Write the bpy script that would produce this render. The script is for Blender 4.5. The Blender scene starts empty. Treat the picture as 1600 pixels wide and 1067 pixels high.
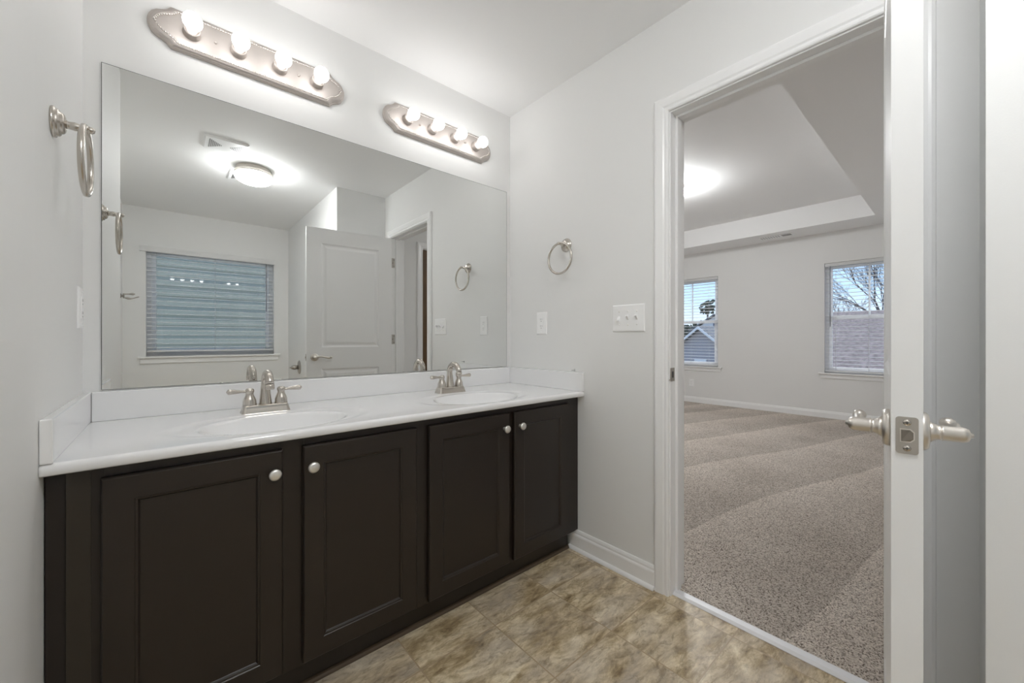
import bpy, bmesh, math, random
from mathutils import Vector, Matrix
C = bpy.context.scene
COL = C.collection
PI = math.pi
random.seed(7)

# ------------------------------------------------------------------ camera
CAM = Vector((-1.5866, -1.8358, 1.0754)); YAW = math.radians(48.8931)
cd = bpy.data.cameras.new('camera'); cam = bpy.data.objects.new('camera', cd); COL.objects.link(cam)
cam.location = CAM; cam.rotation_euler = (PI/2, 0, YAW - PI/2)
cd.sensor_width = 36.0; cd.lens = 616.9*36/1600; cd.shift_y = -3.2/1600; cd.clip_start = 0.02; cd.clip_end = 400
C.camera = cam
# ------------------------------------------------------------------ view, world, sun
C.view_settings.view_transform = 'Standard'; C.view_settings.look = 'None'
C.view_settings.gamma = 1.0; C.view_settings.exposure = 1.1; C.view_settings.use_curve_mapping = False
try:
    C.cycles.use_denoising = True; C.cycles.max_bounces = 16; C.cycles.diffuse_bounces = 9; C.cycles.glossy_bounces = 6
    C.cycles.transparent_max_bounces = 24; C.cycles.sample_clamp_indirect = 8.0; C.cycles.blur_glossy = 0.5
except Exception: pass
W = bpy.data.worlds.new('world'); C.world = W; W.use_nodes = True
wn = W.node_tree.nodes; wl = W.node_tree.links
wtc = wn.new('ShaderNodeTexCoord'); wsep = wn.new('ShaderNodeSeparateXYZ'); wr = wn.new('ShaderNodeValToRGB')
wl.new(wtc.outputs['Generated'], wsep.inputs[0]); wl.new(wsep.outputs['Z'], wr.inputs[0])
wr.color_ramp.elements[0].position = 0.0; wr.color_ramp.elements[0].color = (0.72, 0.80, 0.90, 1)
wr.color_ramp.elements[1].position = 0.45; wr.color_ramp.elements[1].color = (0.22, 0.40, 0.74, 1)
e = wr.color_ramp.elements.new(0.10); e.color = (0.44, 0.63, 0.90, 1)
wl.new(wr.outputs[0], wn['Background'].inputs[0]); wn['Background'].inputs[1].default_value = 0.85
sd = bpy.data.lights.new('sun', 'SUN'); sun = bpy.data.objects.new('sun', sd); COL.objects.link(sun)
sd.energy = 2.6; sd.angle = 0.02; sd.color = (1, 0.95, 0.88)
sun.rotation_euler = Vector((-0.5, -0.10, -0.87)).to_track_quat('-Z', 'Y').to_euler()
DOME_L = 36.0; BULB_L = 6.2; BED_L = 55.0

# ------------------------------------------------------------------ materials
def mat(name, col, rough=0.5, metal=0.0, bump=0.0, bscale=200.0, spec=None, var=0.0, vscale=6.0, coat=0.0):
    m = bpy.data.materials.new(name); m.use_nodes = True
    nt = m.node_tree; b = nt.nodes['Principled BSDF']
    b.inputs['Base Color'].default_value = (*col, 1); b.inputs['Roughness'].default_value = rough; b.inputs['Metallic'].default_value = metal
    if spec is not None: b.inputs['Specular IOR Level'].default_value = spec
    if coat: b.inputs['Coat Weight'].default_value = coat; b.inputs['Coat Roughness'].default_value = 0.08
    tc = nt.nodes.new('ShaderNodeTexCoord')
    if var:
        n = nt.nodes.new('ShaderNodeTexNoise'); n.inputs['Scale'].default_value = vscale; n.inputs['Detail'].default_value = 4
        nt.links.new(tc.outputs['Object'], n.inputs['Vector'])
        mx = nt.nodes.new('ShaderNodeMix'); mx.data_type = 'RGBA'
        mx.inputs[6].default_value = (*[c*(1-var) for c in col], 1); mx.inputs[7].default_value = (*[min(1, c*(1+var)) for c in col], 1)
        nt.links.new(n.outputs['Fac'], mx.inputs[0]); nt.links.new(mx.outputs[2], b.inputs['Base Color'])
    if bump:
        n2 = nt.nodes.new('ShaderNodeTexNoise'); n2.inputs['Scale'].default_value = bscale; n2.inputs['Detail'].default_value = 3
        bp = nt.nodes.new('ShaderNodeBump'); bp.inputs['Strength'].default_value = bump; bp.inputs['Distance'].default_value = 0.002
        nt.links.new(tc.outputs['Object'], n2.inputs['Vector']); nt.links.new(n2.outputs['Fac'], bp.inputs['Height'])
        nt.links.new(bp.outputs['Normal'], b.inputs['Normal'])
    return m
def emis(name, col, s, base=(0.9, 0.9, 0.9)):
    m = mat(name, base, 0.25); b = m.node_tree.nodes['Principled BSDF']
    b.inputs['Emission Color'].default_value = (*col, 1); b.inputs['Emission Strength'].default_value = s
    return m
M = {}
M['wall'] = mat('wall_paint', (0.82, 0.82, 0.812), 0.62, bump=0.06, bscale=350, var=0.012, vscale=1.5)
M['ceil'] = mat('ceiling_paint', (0.90, 0.90, 0.90), 0.75, bump=0.08, bscale=260, var=0.01, vscale=2)
M['trim'] = mat('trim_paint', (0.90, 0.90, 0.90), 0.30, bump=0.02, bscale=60, var=0.008)
M['leaf'] = mat('door_paint', (0.89, 0.89, 0.89), 0.34, bump=0.05, bscale=90, var=0.008)
M['dark'] = mat('espresso_stain', (0.0185, 0.0125, 0.009), 0.36, bump=0.05, bscale=120, var=0.12, vscale=9)
M['dark_panel'] = mat('espresso_side_stain', (0.030, 0.0225, 0.0145), 0.42, bump=0.05, bscale=120, var=0.12, vscale=9)
M['kick'] = mat('toe_kick_stain', (0.020, 0.014, 0.010), 0.4, var=0.15)
M['shoe'] = mat('brown_shoe_strip', (0.085, 0.058, 0.036), 0.45, var=0.2, vscale=15)
M['marble'] = mat('cultured_marble', (0.86, 0.86, 0.865), 0.10, var=0.012, vscale=3, coat=0.3)
M['nickel'] = mat('brushed_nickel', (0.60, 0.56, 0.51), 0.27, 1.0, var=0.06, vscale=40)
M['nickel_plate'] = mat('brushed_nickel_plate', (0.58, 0.535, 0.505), 0.58, 1.0, var=0.05, vscale=30)
M['nickel_soft'] = mat('satin_nickel', (0.74, 0.70, 0.65), 0.34, 1.0, var=0.04, vscale=40)
M['bright_bead'] = mat('polished_bead', (0.80, 0.77, 0.74), 0.16, 1.0, var=0.03)
M['knob'] = mat('satin_nickel_knob', (0.80, 0.78, 0.74), 0.36, 0.85, var=0.03, vscale=40)
M['mirror'] = mat('mirror_silver', (0.82, 0.83, 0.82), 0.0, 1.0)
M['mirror_edge'] = mat('mirror_edge', (0.05, 0.055, 0.05), 0.3, var=0.1)
M['plastic'] = mat('white_plastic', (0.93, 0.93, 0.93), 0.32, var=0.01)
M['slot'] = mat('dark_slot', (0.06, 0.06, 0.06), 0.5, var=0.1)
M['greyslot'] = mat('grey_slot', (0.30, 0.30, 0.30), 0.5, var=0.1)
M['steel'] = mat('latch_steel', (0.50, 0.47, 0.43), 0.38, 1.0, var=0.06, vscale=50)
M['bolt'] = mat('dark_latch_steel', (0.30, 0.27, 0.24), 0.4, 1.0, var=0.08, vscale=60)
M['bronze'] = mat('dark_bronze', (0.05, 0.045, 0.045), 0.4, 0.7, var=0.1)
M['bulb'] = emis('bulb_glow', (1.0, 0.99, 0.985), BULB_L)
M['neck'] = emis('bulb_neck', (1.0, 0.97, 0.93), 0.55)
M['vinyl'] = mat('window_vinyl', (0.94, 0.94, 0.95), 0.35, var=0.01)
M['blind'] = mat('blind_white', (0.93, 0.93, 0.93), 0.42, var=0.012, vscale=20)
def translucent(m, f):
    nt = m.node_tree; b = nt.nodes['Principled BSDF']; t = nt.nodes.new('ShaderNodeBsdfTranslucent'); t.inputs['Color'].default_value = (0.9, 0.9, 0.9, 1)
    mx = nt.nodes.new('ShaderNodeMixShader'); mx.inputs[0].default_value = f
    nt.links.new(b.outputs[0], mx.inputs[1]); nt.links.new(t.outputs[0], mx.inputs[2]); nt.links.new(mx.outputs[0], nt.nodes['Material Output'].inputs['Surface'])
translucent(M['blind'], 0.30); translucent(M['vinyl'], 0.35)
M['cord'] = mat('blind_cord', (0.62, 0.62, 0.61), 0.8, var=0.05)
M['wand'] = mat('wand_grey', (0.16, 0.15, 0.15), 0.3, var=0.05)
M['strip'] = mat('threshold_metal', (0.82, 0.82, 0.84), 0.5, 0.3, var=0.04)
M['brown_door'] = mat('stained_wood', (0.115, 0.058, 0.017), 0.5, bump=0.1, bscale=30, var=0.25, vscale=5)
M['siding'] = mat('grey_blue_siding', (0.36, 0.345, 0.375), 0.7, var=0.06, vscale=2)
M['siding_teal'] = mat('pale_teal_siding', (0.30, 0.305, 0.25), 0.7, var=0.05, vscale=2)
M['white_out'] = mat('white_exterior_trim', (0.75, 0.75, 0.76), 0.6, var=0.02)
M['darkglass'] = mat('dark_window_glass', (0.18, 0.18, 0.22), 0.15, var=0.05)
M['bark'] = mat('grey_bark', (0.16, 0.12, 0.11), 0.9, var=0.25, vscale=4)
M['pine'] = mat('pine_green', (0.045, 0.065, 0.045), 0.9, var=0.4, vscale=3)
M['ground'] = mat('brown_winter_ground', (0.16, 0.13, 0.09), 0.95, var=0.3, vscale=0.6)
M['duct'] = mat('dark_duct', (0.03, 0.03, 0.03), 0.8, var=0.1)

def glass_mat():
    m = bpy.data.materials.new('window_glass'); m.use_nodes = True; nt = m.node_tree
    nt.nodes.remove(nt.nodes['Principled BSDF'])
    t = nt.nodes.new('ShaderNodeBsdfTransparent'); g = nt.nodes.new('ShaderNodeBsdfGlossy'); g.inputs['Roughness'].default_value = 0.02
    t.inputs['Color'].default_value = (0.95, 0.97, 0.97, 1)
    mx = nt.nodes.new('ShaderNodeMixShader'); mx.inputs[0].default_value = 0.06
    nt.links.new(t.outputs[0], mx.inputs[1]); nt.links.new(g.outputs[0], mx.inputs[2])
    nt.links.new(mx.outputs[0], nt.nodes['Material Output'].inputs['Surface']); return m
M['glass'] = glass_mat()
def dome_mat(name, s):
    m = mat(name, (0.88, 0.88, 0.86), 0.25); nt = m.node_tree; b = nt.nodes['Principled BSDF']
    tc = nt.nodes.new('ShaderNodeTexCoord'); n = nt.nodes.new('ShaderNodeTexNoise')
    n.inputs['Scale'].default_value = 7; n.inputs['Detail'].default_value = 3; n.inputs['Distortion'].default_value = 2.5
    r = nt.nodes.new('ShaderNodeValToRGB'); r.color_ramp.elements[0].color = (0.83, 0.845, 0.85, 1); r.color_ramp.elements[1].color = (0.975, 0.992, 1, 1)
    nt.links.new(tc.outputs['Object'], n.inputs['Vector']); nt.links.new(n.outputs['Fac'], r.inputs[0])
    nt.links.new(r.outputs[0], b.inputs['Emission Color']); b.inputs['Emission Strength'].default_value = s; return m
M['dome'] = dome_mat('alabaster_shade_glow', DOME_L); M['bed_dome'] = dome_mat('bedroom_shade_glow', BED_L)

def tile_mat():
    m = bpy.data.materials.new('stone_vinyl_tile'); m.use_nodes = True; nt = m.node_tree; N = nt.nodes; L = nt.links
    b = N['Principled BSDF']; b.inputs['Roughness'].default_value = 0.36
    tc = N.new('ShaderNodeTexCoord'); mp = N.new('ShaderNodeMapping'); mp.inputs['Location'].default_value = (0.047, 0.675, 0)
    L.new(tc.outputs['Object'], mp.inputs['Vector'])
    br = N.new('ShaderNodeTexBrick'); br.offset = 0.0; br.squash = 1.0
    br.inputs['Scale'].default_value = 1.0; br.inputs['Brick Width'].default_value = 0.306; br.inputs['Row Height'].default_value = 0.305
    br.inputs['Mortar Size'].default_value = 0.0026; br.inputs['Mortar Smooth'].default_value = 0.3; br.inputs['Bias'].default_value = 0
    br.inputs['Color1'].default_value = (0, 0, 0, 1); br.inputs['Color2'].default_value = (1, 1, 1, 1); br.inputs['Mortar'].default_value = (0.5, 0.5, 0.5, 1)
    L.new(mp.outputs[0], br.inputs['Vector'])
    # per-tile offset of the stone pattern
    off = N.new('ShaderNodeVectorMath'); off.operation = 'SCALE'; off.inputs['Scale'].default_value = 7.3
    L.new(br.outputs['Color'], off.inputs[0])
    add = N.new('ShaderNodeVectorMath'); add.operation = 'ADD'; L.new(tc.outputs['Object'], add.inputs[0]); L.new(off.outputs[0], add.inputs[1])
    rot = N.new('ShaderNodeMapping'); rot.inputs['Rotation'].default_value = (0, 0, 0.5); rot.inputs['Scale'].default_value = (1.0, 2.4, 1)
    L.new(add.outputs[0], rot.inputs['Vector'])
    n1 = N.new('ShaderNodeTexNoise'); n1.inputs['Scale'].default_value = 7; n1.inputs['Detail'].default_value = 12; n1.inputs['Roughness'].default_value = 0.73; n1.inputs['Distortion'].default_value = 0.35
    n2 = N.new('ShaderNodeTexNoise'); n2.inputs['Scale'].default_value = 3.6; n2.inputs['Detail'].default_value = 4; n2.inputs['Distortion'].default_value = 0.4
    n3 = N.new('ShaderNodeTexNoise'); n3.inputs['Scale'].default_value = 17; n3.inputs['Detail'].default_value = 8; n3.inputs['Roughness'].default_value = 0.7; n3.inputs['Distortion'].default_value = 0.8
    for n in (n1, n2, n3): L.new(rot.outputs[0], n.inputs['Vector'])
    r1 = N.new('ShaderNodeValToRGB'); c = r1.color_ramp
    c.elements[0].position = 0.33; c.elements[0].color = (0.185, 0.125, 0.062, 1); c.elements[1].position = 0.67; c.elements[1].color = (0.90, 0.80, 0.61, 1)
    x = c.elements.new(0.46); x.color = (0.43, 0.325, 0.185, 1); x = c.elements.new(0.55); x.color = (0.64, 0.525, 0.345, 1)
    L.new(n1.outputs['Fac'], r1.inputs[0])
    r2 = N.new('ShaderNodeValToRGB'); r2.color_ramp.elements[0].position = 0.42; r2.color_ramp.elements[1].position = 0.68
    r2.color_ramp.elements[0].color = (0, 0, 0, 1); r2.color_ramp.elements[1].color = (0.5, 0.5, 0.5, 1)
    L.new(n2.outputs['Fac'], r2.inputs[0])
    mx = N.new('ShaderNodeMix'); mx.data_type = 'RGBA'; L.new(r2.outputs[0], mx.inputs[0]); L.new(r1.outputs[0], mx.inputs[6]); mx.inputs[7].default_value = (0.66, 0.60, 0.525, 1)
    r3 = N.new('ShaderNodeValToRGB'); r3.color_ramp.elements[0].position = 0.38; r3.color_ramp.elements[1].position = 0.50
    r3.color_ramp.elements[0].color = (0.46, 0.41, 0.34, 1); r3.color_ramp.elements[1].color = (1, 1, 1, 1)
    L.new(n3.outputs['Fac'], r3.inputs[0])
    mu = N.new('ShaderNodeMix'); mu.data_type = 'RGBA'; mu.blend_type = 'MULTIPLY'; mu.inputs[0].default_value = 0.6
    L.new(mx.outputs[2], mu.inputs[6]); L.new(r3.outputs[0], mu.inputs[7])
    gm = N.new('ShaderNodeMix'); gm.data_type = 'RGBA'; L.new(br.outputs['Fac'], gm.inputs[0]); L.new(mu.outputs[2], gm.inputs[6]); gm.inputs[7].default_value = (0.42, 0.315, 0.20, 1)
    L.new(gm.outputs[2], b.inputs['Base Color'])
    bp = N.new('ShaderNodeBump'); bp.inputs['Strength'].default_value = 0.25; bp.inputs['Distance'].default_value = 0.002
    ad = N.new('ShaderNodeMath'); ad.operation = 'SUBTRACT'; L.new(n3.outputs['Fac'], ad.inputs[0]); L.new(br.outputs['Fac'], ad.inputs[1])
    L.new(ad.outputs[0], bp.inputs['Height']); L.new(bp.outputs[0], b.inputs['Normal']); return m
M['tile'] = tile_mat()
def carpet_mat():
    m = bpy.data.materials.new('beige_carpet'); m.use_nodes = True; nt = m.node_tree; N = nt.nodes; L = nt.links
    b = N['Principled BSDF']; b.inputs['Roughness'].default_value = 1.0; b.inputs['Specular IOR Level'].default_value = 0.1
    tc = N.new('ShaderNodeTexCoord')
    n = N.new('ShaderNodeTexNoise'); n.inputs['Scale'].default_value = 190; n.inputs['Detail'].default_value = 2.5; n.inputs['Roughness'].default_value = 0.65
    L.new(tc.outputs['Object'], n.inputs['Vector'])
    r = N.new('ShaderNodeValToRGB'); c = r.color_ramp
    c.elements[0].position = 0.36; c.elements[0].color = (0.13, 0.096, 0.075, 1); c.elements[1].position = 0.62; c.elements[1].color = (0.90, 0.82, 0.735, 1)
    x = c.elements.new(0.46); x.color = (0.575, 0.51, 0.45, 1)
    L.new(n.outputs['Fac'], r.inputs[0])
    # pile lying in two directions: vacuum strokes fanning over the room
    mp = N.new('ShaderNodeMapping'); mp.inputs['Rotation'].default_value = (0, 0, math.radians(14)); L.new(tc.outputs['Object'], mp.inputs['Vector'])
    w = N.new('ShaderNodeTexWave'); w.wave_type = 'BANDS'; w.bands_direction = 'Y'; w.wave_profile = 'SAW'
    w.inputs['Scale'].default_value = 0.55; w.inputs['Distortion'].default_value = 5.5; w.inputs['Detail'].default_value = 1.0; w.inputs['Detail Scale'].default_value = 0.45; w.inputs['Detail Roughness'].default_value = 0.4
    L.new(mp.outputs[0], w.inputs['Vector'])
    rw = N.new('ShaderNodeValToRGB'); rw.color_ramp.elements[0].position = 0.25; rw.color_ramp.elements[1].position = 0.95
    rw.color_ramp.elements[0].color = (0.79, 0.785, 0.78, 1); rw.color_ramp.elements[1].color = (1.0, 1.0, 1.0, 1); L.new(w.outputs['Fac'], rw.inputs[0])
    n2 = N.new('ShaderNodeTexNoise'); n2.inputs['Scale'].default_value = 1.7; n2.inputs['Detail'].default_value = 3; L.new(tc.outputs['Object'], n2.inputs['Vector'])
    r2 = N.new('ShaderNodeValToRGB'); r2.color_ramp.elements[0].position = 0.35; r2.color_ramp.elements[1].position = 0.65
    r2.color_ramp.elements[0].color = (0.86, 0.85, 0.84, 1); r2.color_ramp.elements[1].color = (1, 1, 1, 1); L.new(n2.outputs['Fac'], r2.inputs[0])
    m1 = N.new('ShaderNodeMix'); m1.data_type = 'RGBA'; m1.blend_type = 'MULTIPLY'; m1.inputs[0].default_value = 1; L.new(r.outputs[0], m1.inputs[6]); L.new(rw.outputs[0], m1.inputs[7])
    m2 = N.new('ShaderNodeMix'); m2.data_type = 'RGBA'; m2.blend_type = 'MULTIPLY'; m2.inputs[0].default_value = 1; L.new(m1.outputs[2], m2.inputs[6]); L.new(r2.outputs[0], m2.inputs[7])
    L.new(m2.outputs[2], b.inputs['Base Color'])
    bp = N.new('ShaderNodeBump'); bp.inputs['Strength'].default_value = 0.8; bp.inputs['Distance'].default_value = 0.006
    L.new(n.outputs['Fac'], bp.inputs['Height']); L.new(bp.outputs[0], b.inputs['Normal']); return m
M['carpet'] = carpet_mat()
def shingle_mat(name, c1, c2):
    m = bpy.data.materials.new(name); m.use_nodes = True; nt = m.node_tree; N = nt.nodes; L = nt.links
    b = N['Principled BSDF']; b.inputs['Roughness'].default_value = 0.95
    tc = N.new('ShaderNodeTexCoord'); n = N.new('ShaderNodeTexNoise'); n.inputs['Scale'].default_value = 9; n.inputs['Detail'].default_value = 5
    L.new(tc.outputs['Object'], n.inputs['Vector']); r = N.new('ShaderNodeValToRGB')
    r.color_ramp.elements[0].position = 0.35; r.color_ramp.elements[0].color = (*c1, 1); r.color_ramp.elements[1].position = 0.65; r.color_ramp.elements[1].color = (*c2, 1)
    L.new(n.outputs['Fac'], r.inputs[0]); L.new(r.outputs[0], b.inputs['Base Color']); return m
M['shingle'] = shingle_mat('mauve_grey_shingles', (0.11, 0.082, 0.078), (0.27, 0.215, 0.205))
M['shingle2'] = shingle_mat('grey_shingles', (0.10, 0.105, 0.115), (0.2, 0.2, 0.215))

# ------------------------------------------------------------------ mesh helpers
class MB:
    def __init__(s): s.bm = bmesh.new()
    def quadgrid(s, rows, closed_u=False, closed_v=False, smooth=False):
        V = [[s.bm.verts.new(p) for p in r] for r in rows]; nr = len(V); nc = len(V[0])
        for i in range(nr if closed_v else nr-1):
            for j in range(nc if closed_u else nc-1):
                a = [V[i][j], V[i][(j+1) % nc], V[(i+1) % nr][(j+1) % nc], V[(i+1) % nr][j]]
                try:
                    f = s.bm.faces.new(a); f.smooth = smooth
                except ValueError: pass
        return V
    def face(s, pts, smooth=False):
        f = s.bm.faces.new([s.bm.verts.new(p) for p in pts]); f.smooth = smooth; return f
    def box(s, lo, hi, bev=0.0, seg=2):
        lo, hi = Vector([min(a, b) for a, b in zip(lo, hi)]), Vector([max(a, b) for a, b in zip(lo, hi)])
        t = bmesh.new(); r = bmesh.ops.create_cube(t, size=1.0)
        for v in t.verts: v.co = Vector([lo[i] + (v.co[i]+0.5)*(hi[i]-lo[i]) for i in range(3)])
        if bev: bmesh.ops.bevel(t, geom=t.edges[:], offset=bev, segments=seg, affect='EDGES', profile=0.6)
        s.merge(t); return s
    def merge(s, t, mtx=None):
        me = bpy.data.meshes.new('tmp'); t.to_mesh(me); t.free()
        if mtx is not None: me.transform(mtx)
        s.bm.from_mesh(me); bpy.data.meshes.remove(me)
    def ring_frame(s, d):
        d = d.normalized(); a = Vector((0, 0, 1)) if abs(d.z) < 0.9 else Vector((1, 0, 0))
        u = d.cross(a).normalized(); return u, d.cross(u).normalized()
    def lathe(s, prof, org, axis, n=24, sx=1.0):
        """prof: (radius, height along axis)"""
        axis = Vector(axis).normalized(); u, v = s.ring_frame(axis); org = Vector(org); rows = []
        for r, h in prof:
            r = max(r, 1e-5)
            rows.append([org + axis*h + (u*math.cos(2*PI*k/n)*sx + v*math.sin(2*PI*k/n))*r for k in range(n)])
        V = s.quadgrid(rows, closed_u=True, smooth=True)
        for row in (V[0], V[-1]):
            try: f = s.bm.faces.new(row); f.smooth = False
            except ValueError: pass
        return s
    def tube(s, pts, rad, n=12, caps=True, closed=False):
        pts = [Vector(p) for p in pts]; m = len(pts)
        if not hasattr(rad, '__len__'): rad = [rad]*m
        rows = []; u = None
        for i, p in enumerate(pts):
            if closed: d = pts[(i+1) % m] - pts[i-1]
            else: d = pts[min(i+1, m-1)] - pts[max(i-1, 0)]
            d = d.normalized()
            if u is None: u, v = s.ring_frame(d)
            else:
                u = (u - d*u.dot(d)).normalized(); v = d.cross(u).normalized()
            v = d.cross(u).normalized()
            ru = rad[i] if not hasattr(rad[i], '__len__') else rad[i][0]; rv = rad[i] if not hasattr(rad[i], '__len__') else rad[i][1]
            rows.append([p + u*math.cos(2*PI*k/n)*ru + v*math.sin(2*PI*k/n)*rv for k in range(n)])
        V = s.quadgrid(rows, closed_u=True, closed_v=closed, smooth=True)
        if caps and not closed:
            for row in (V[0], V[-1]):
                try: s.bm.faces.new(row)
                except ValueError: pass
        return s
    def prism(s, poly, f0, f1):
        """poly: 2-D outline; f0/f1 map (a, b) to the two end faces"""
        A = [s.bm.verts.new(f0(a, b)) for a, b in poly]; B = [s.bm.verts.new(f1(a, b)) for a, b in poly]; n = len(poly)
        s.bm.faces.new(A); s.bm.faces.new(B[::-1])
        for i in range(n): s.bm.faces.new([A[i], B[i], B[(i+1) % n], A[(i+1) % n]])
        return s
    def sphere(s, c, r, n=20, sc=(1, 1, 1)):
        t = bmesh.new(); bmesh.ops.create_uvsphere(t, u_segments=n, v_segments=max(8, n*2//3), radius=r)
        for f in t.faces: f.smooth = True
        s.merge(t, Matrix.Translation(c) @ Matrix.Diagonal((*sc, 1))); return s
    def build(s, name, m, parent=None, recalc=True, merge=True):
        if merge: bmesh.ops.remove_doubles(s.bm, verts=s.bm.verts[:], dist=1e-5)
        if recalc: bmesh.ops.recalc_face_normals(s.bm, faces=s.bm.faces[:])
        me = bpy.data.meshes.new(name); s.bm.to_mesh(me); s.bm.free()
        o = bpy.data.objects.new(name, me); COL.objects.link(o)
        for mm in (m if isinstance(m, (list, tuple)) else [m]): me.materials.append(mm)
        if parent is not None:
            o.parent = parent
            off = parent.location if parent.parent is None else Vector()
            r = parent
            while r.parent is not None: r = r.parent
            if not r.get('_local'): me.transform(Matrix.Translation(-Vector(r.location)))
        return o
def tag(o, label=None, cat=None, group=None, kind=None):
    if label: o['label'] = label
    if cat: o['category'] = cat
    if group: o['group'] = group
    if kind: o['kind'] = kind
    return o
def thing(name, loc, label, cat, group=None, kind=None, local=False):
    o = bpy.data.objects.new(name, None); COL.objects.link(o); o.location = loc; o.empty_display_size = 0.05
    if local: o['_local'] = 1
    return tag(o, label, cat, group, kind)
def struct(name, mb, m, label, cat):
    o = mb.build(name, m); return tag(o, label, cat, None, 'structure')
def dup_tree(o, parent=None):
    c = o.copy(); COL.objects.link(c); c.parent = parent
    for ch in list(o.children): dup_tree(ch, c)
    return c
def copy_thing(o, loc, rotz, label):
    c = dup_tree(o); c.location = loc; c.rotation_euler = (0, 0, rotz); c['label'] = label; return c

# ------------------------------------------------------------------ dimensions
XL = -1.789; H = 2.44; ZC = 0.8129; ZS = 0.9077; DC = 0.573
XF = -1.93; YW = -3.749; XP = -0.446; YP = -1.8617; YL = -1.02
JA, JB = -1.0275, -1.717; ZD = 2.0253        # clear opening of the doorway
WT = 0.12; XB = 5.17; HB = 2.53; HT = 2.80; YB0 = -1.95; YB1 = 2.6
# ------------------------------------------------------------------ shell
struct('floor_bathroom', MB().box((-2.05, 0.12, -0.1), (0.03, YW-0.12, 0)), M['tile'], 'brown mottled stone-look vinyl tile floor of the bathroom', 'floor')
struct('floor_bedroom', MB().box((0.03, YB1+0.1, -0.1), (XB+0.14, YB0-0.3, 0.008)), M['carpet'], 'speckled beige carpet with vacuum tracks in the bedroom', 'floor')
struct('wall_back', MB().box((XL-0.12, 0, 0), (0.0, 0.12, H)), M['wall'], 'off-white wall behind the mirror and vanity', 'wall')
struct('wall_left', MB().prism([(XL-0.261, 0), (XL, 0), (XL, -0.60), (XL+0.020, YL), (XL-0.261, YL)], lambda a, c: (a, c, 0), lambda a, c: (a, c, H)), M['wall'], 'off-white wall at the left end of the vanity', 'wall')
struct('wall_alcove_left', MB().box((XF-0.12, YL, 0), (XF, YW, H)), M['wall'], 'off-white side wall of the alcove holding the robe hook', 'wall')
def wall_with_hole(x0, x1, z0, z1, hx0, hx1, hz0, hz1, f):
    b = MB()
    for (a0, a1, c0, c1) in ((x0, hx0, z0, z1), (hx1, x1, z0, z1), (hx0, hx1, z0, hz0), (hx0, hx1, hz1, z1)):
        if a1-a0 > 1e-4 and c1-c0 > 1e-4: b.box(*f(a0, a1, c0, c1))
    return b
BWX0, BWX1, BWZ0, BWZ1 = -1.755, -0.602, 0.90, 2.035
struct('wall_window', wall_with_hole(XF-0.12, XP, 0, H, BWX0, BWX1, BWZ0, BWZ1, lambda a0, a1, c0, c1: ((a0, YW-0.12, c0), (a1, YW, c1))), M['wall'],
       'off-white wall around the bathroom window, seen in the mirror', 'wall')
struct('wall_partition', MB().box((XP, YP, 0), (0, YW-0.12, H)), M['wall'], 'off-white wall block behind the open door', 'wall')
b = MB()
b.box((0, YB1, 0), (WT, JA+0.018, HT+0.1)); b.box((0, JB-0.018, 0), (WT, YW-0.12, HT+0.1)); b.box((0, JA+0.018, ZD+0.018), (WT, JB-0.018, HT+0.1))
struct('wall_right', b, M['wall'], 'off-white wall with the towel ring, switches and bedroom doorway', 'wall')
struct('ceiling_bathroom', MB().box((-2.06, 0.12, H), (0, YW-0.12, H+0.12)), M['ceil'], 'flat white bathroom ceiling', 'ceiling')
# bedroom shell
b = MB()
win_far = ((-1.4805, -0.578, 0.624, 2.109), (0.803, 1.7055, 0.624, 2.109))
ys = [YB0-0.12, win_far[0][0], win_far[0][1], win_far[1][0], win_far[1][1], YB1+0.1]
for i in range(0, 5, 2): b.box((XB, ys[i], 0), (XB+0.14, ys[i+1], HT+0.1))
for w in win_far:
    b.box((XB, w[0], 0), (XB+0.14, w[1], w[2])); b.box((XB, w[0], w[3]), (XB+0.14, w[1], HT+0.1))
struct('wall_far', b, M['wall'], 'grey-white bedroom wall with two blinded windows', 'wall')
struct('wall_bedroom_left', MB().box((WT, YB1, 0), (XB, YB1+0.1, HT+0.1)), M['wall'], 'grey-white bedroom side wall out of sight', 'wall')
DX0, DX1, DZ = 0.452, 1.215, 2.03
struct('wall_bedroom_right', wall_with_hole(WT, XB, 0, HT+0.1, DX0, DX1, 0, DZ, lambda a0, a1, c0, c1: ((a0, YB0-0.12, c0), (a1, YB0, c1))), M['wall'],
       'grey bedroom wall with brown door, glimpsed in the mirror', 'wall')
b = MB(); TX0, TX1, TY0, TY1 = 0.78, 4.64, -1.15, 1.9
b.box((WT, YB0, HB), (XB, TY0, HT+0.1)); b.box((WT, TY1, HB), (XB, YB1, HT+0.1)); b.box((WT, TY0, HB), (TX0, TY1, HT+0.1)); b.box((TX1, TY0, HB), (XB, TY1, HT+0.1))
b.box((TX0, TY0, HT), (TX1, TY1, HT+0.1))
struct('ceiling_bedroom', b, M['ceil'], 'white tray ceiling of the bedroom', 'ceiling')

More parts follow.
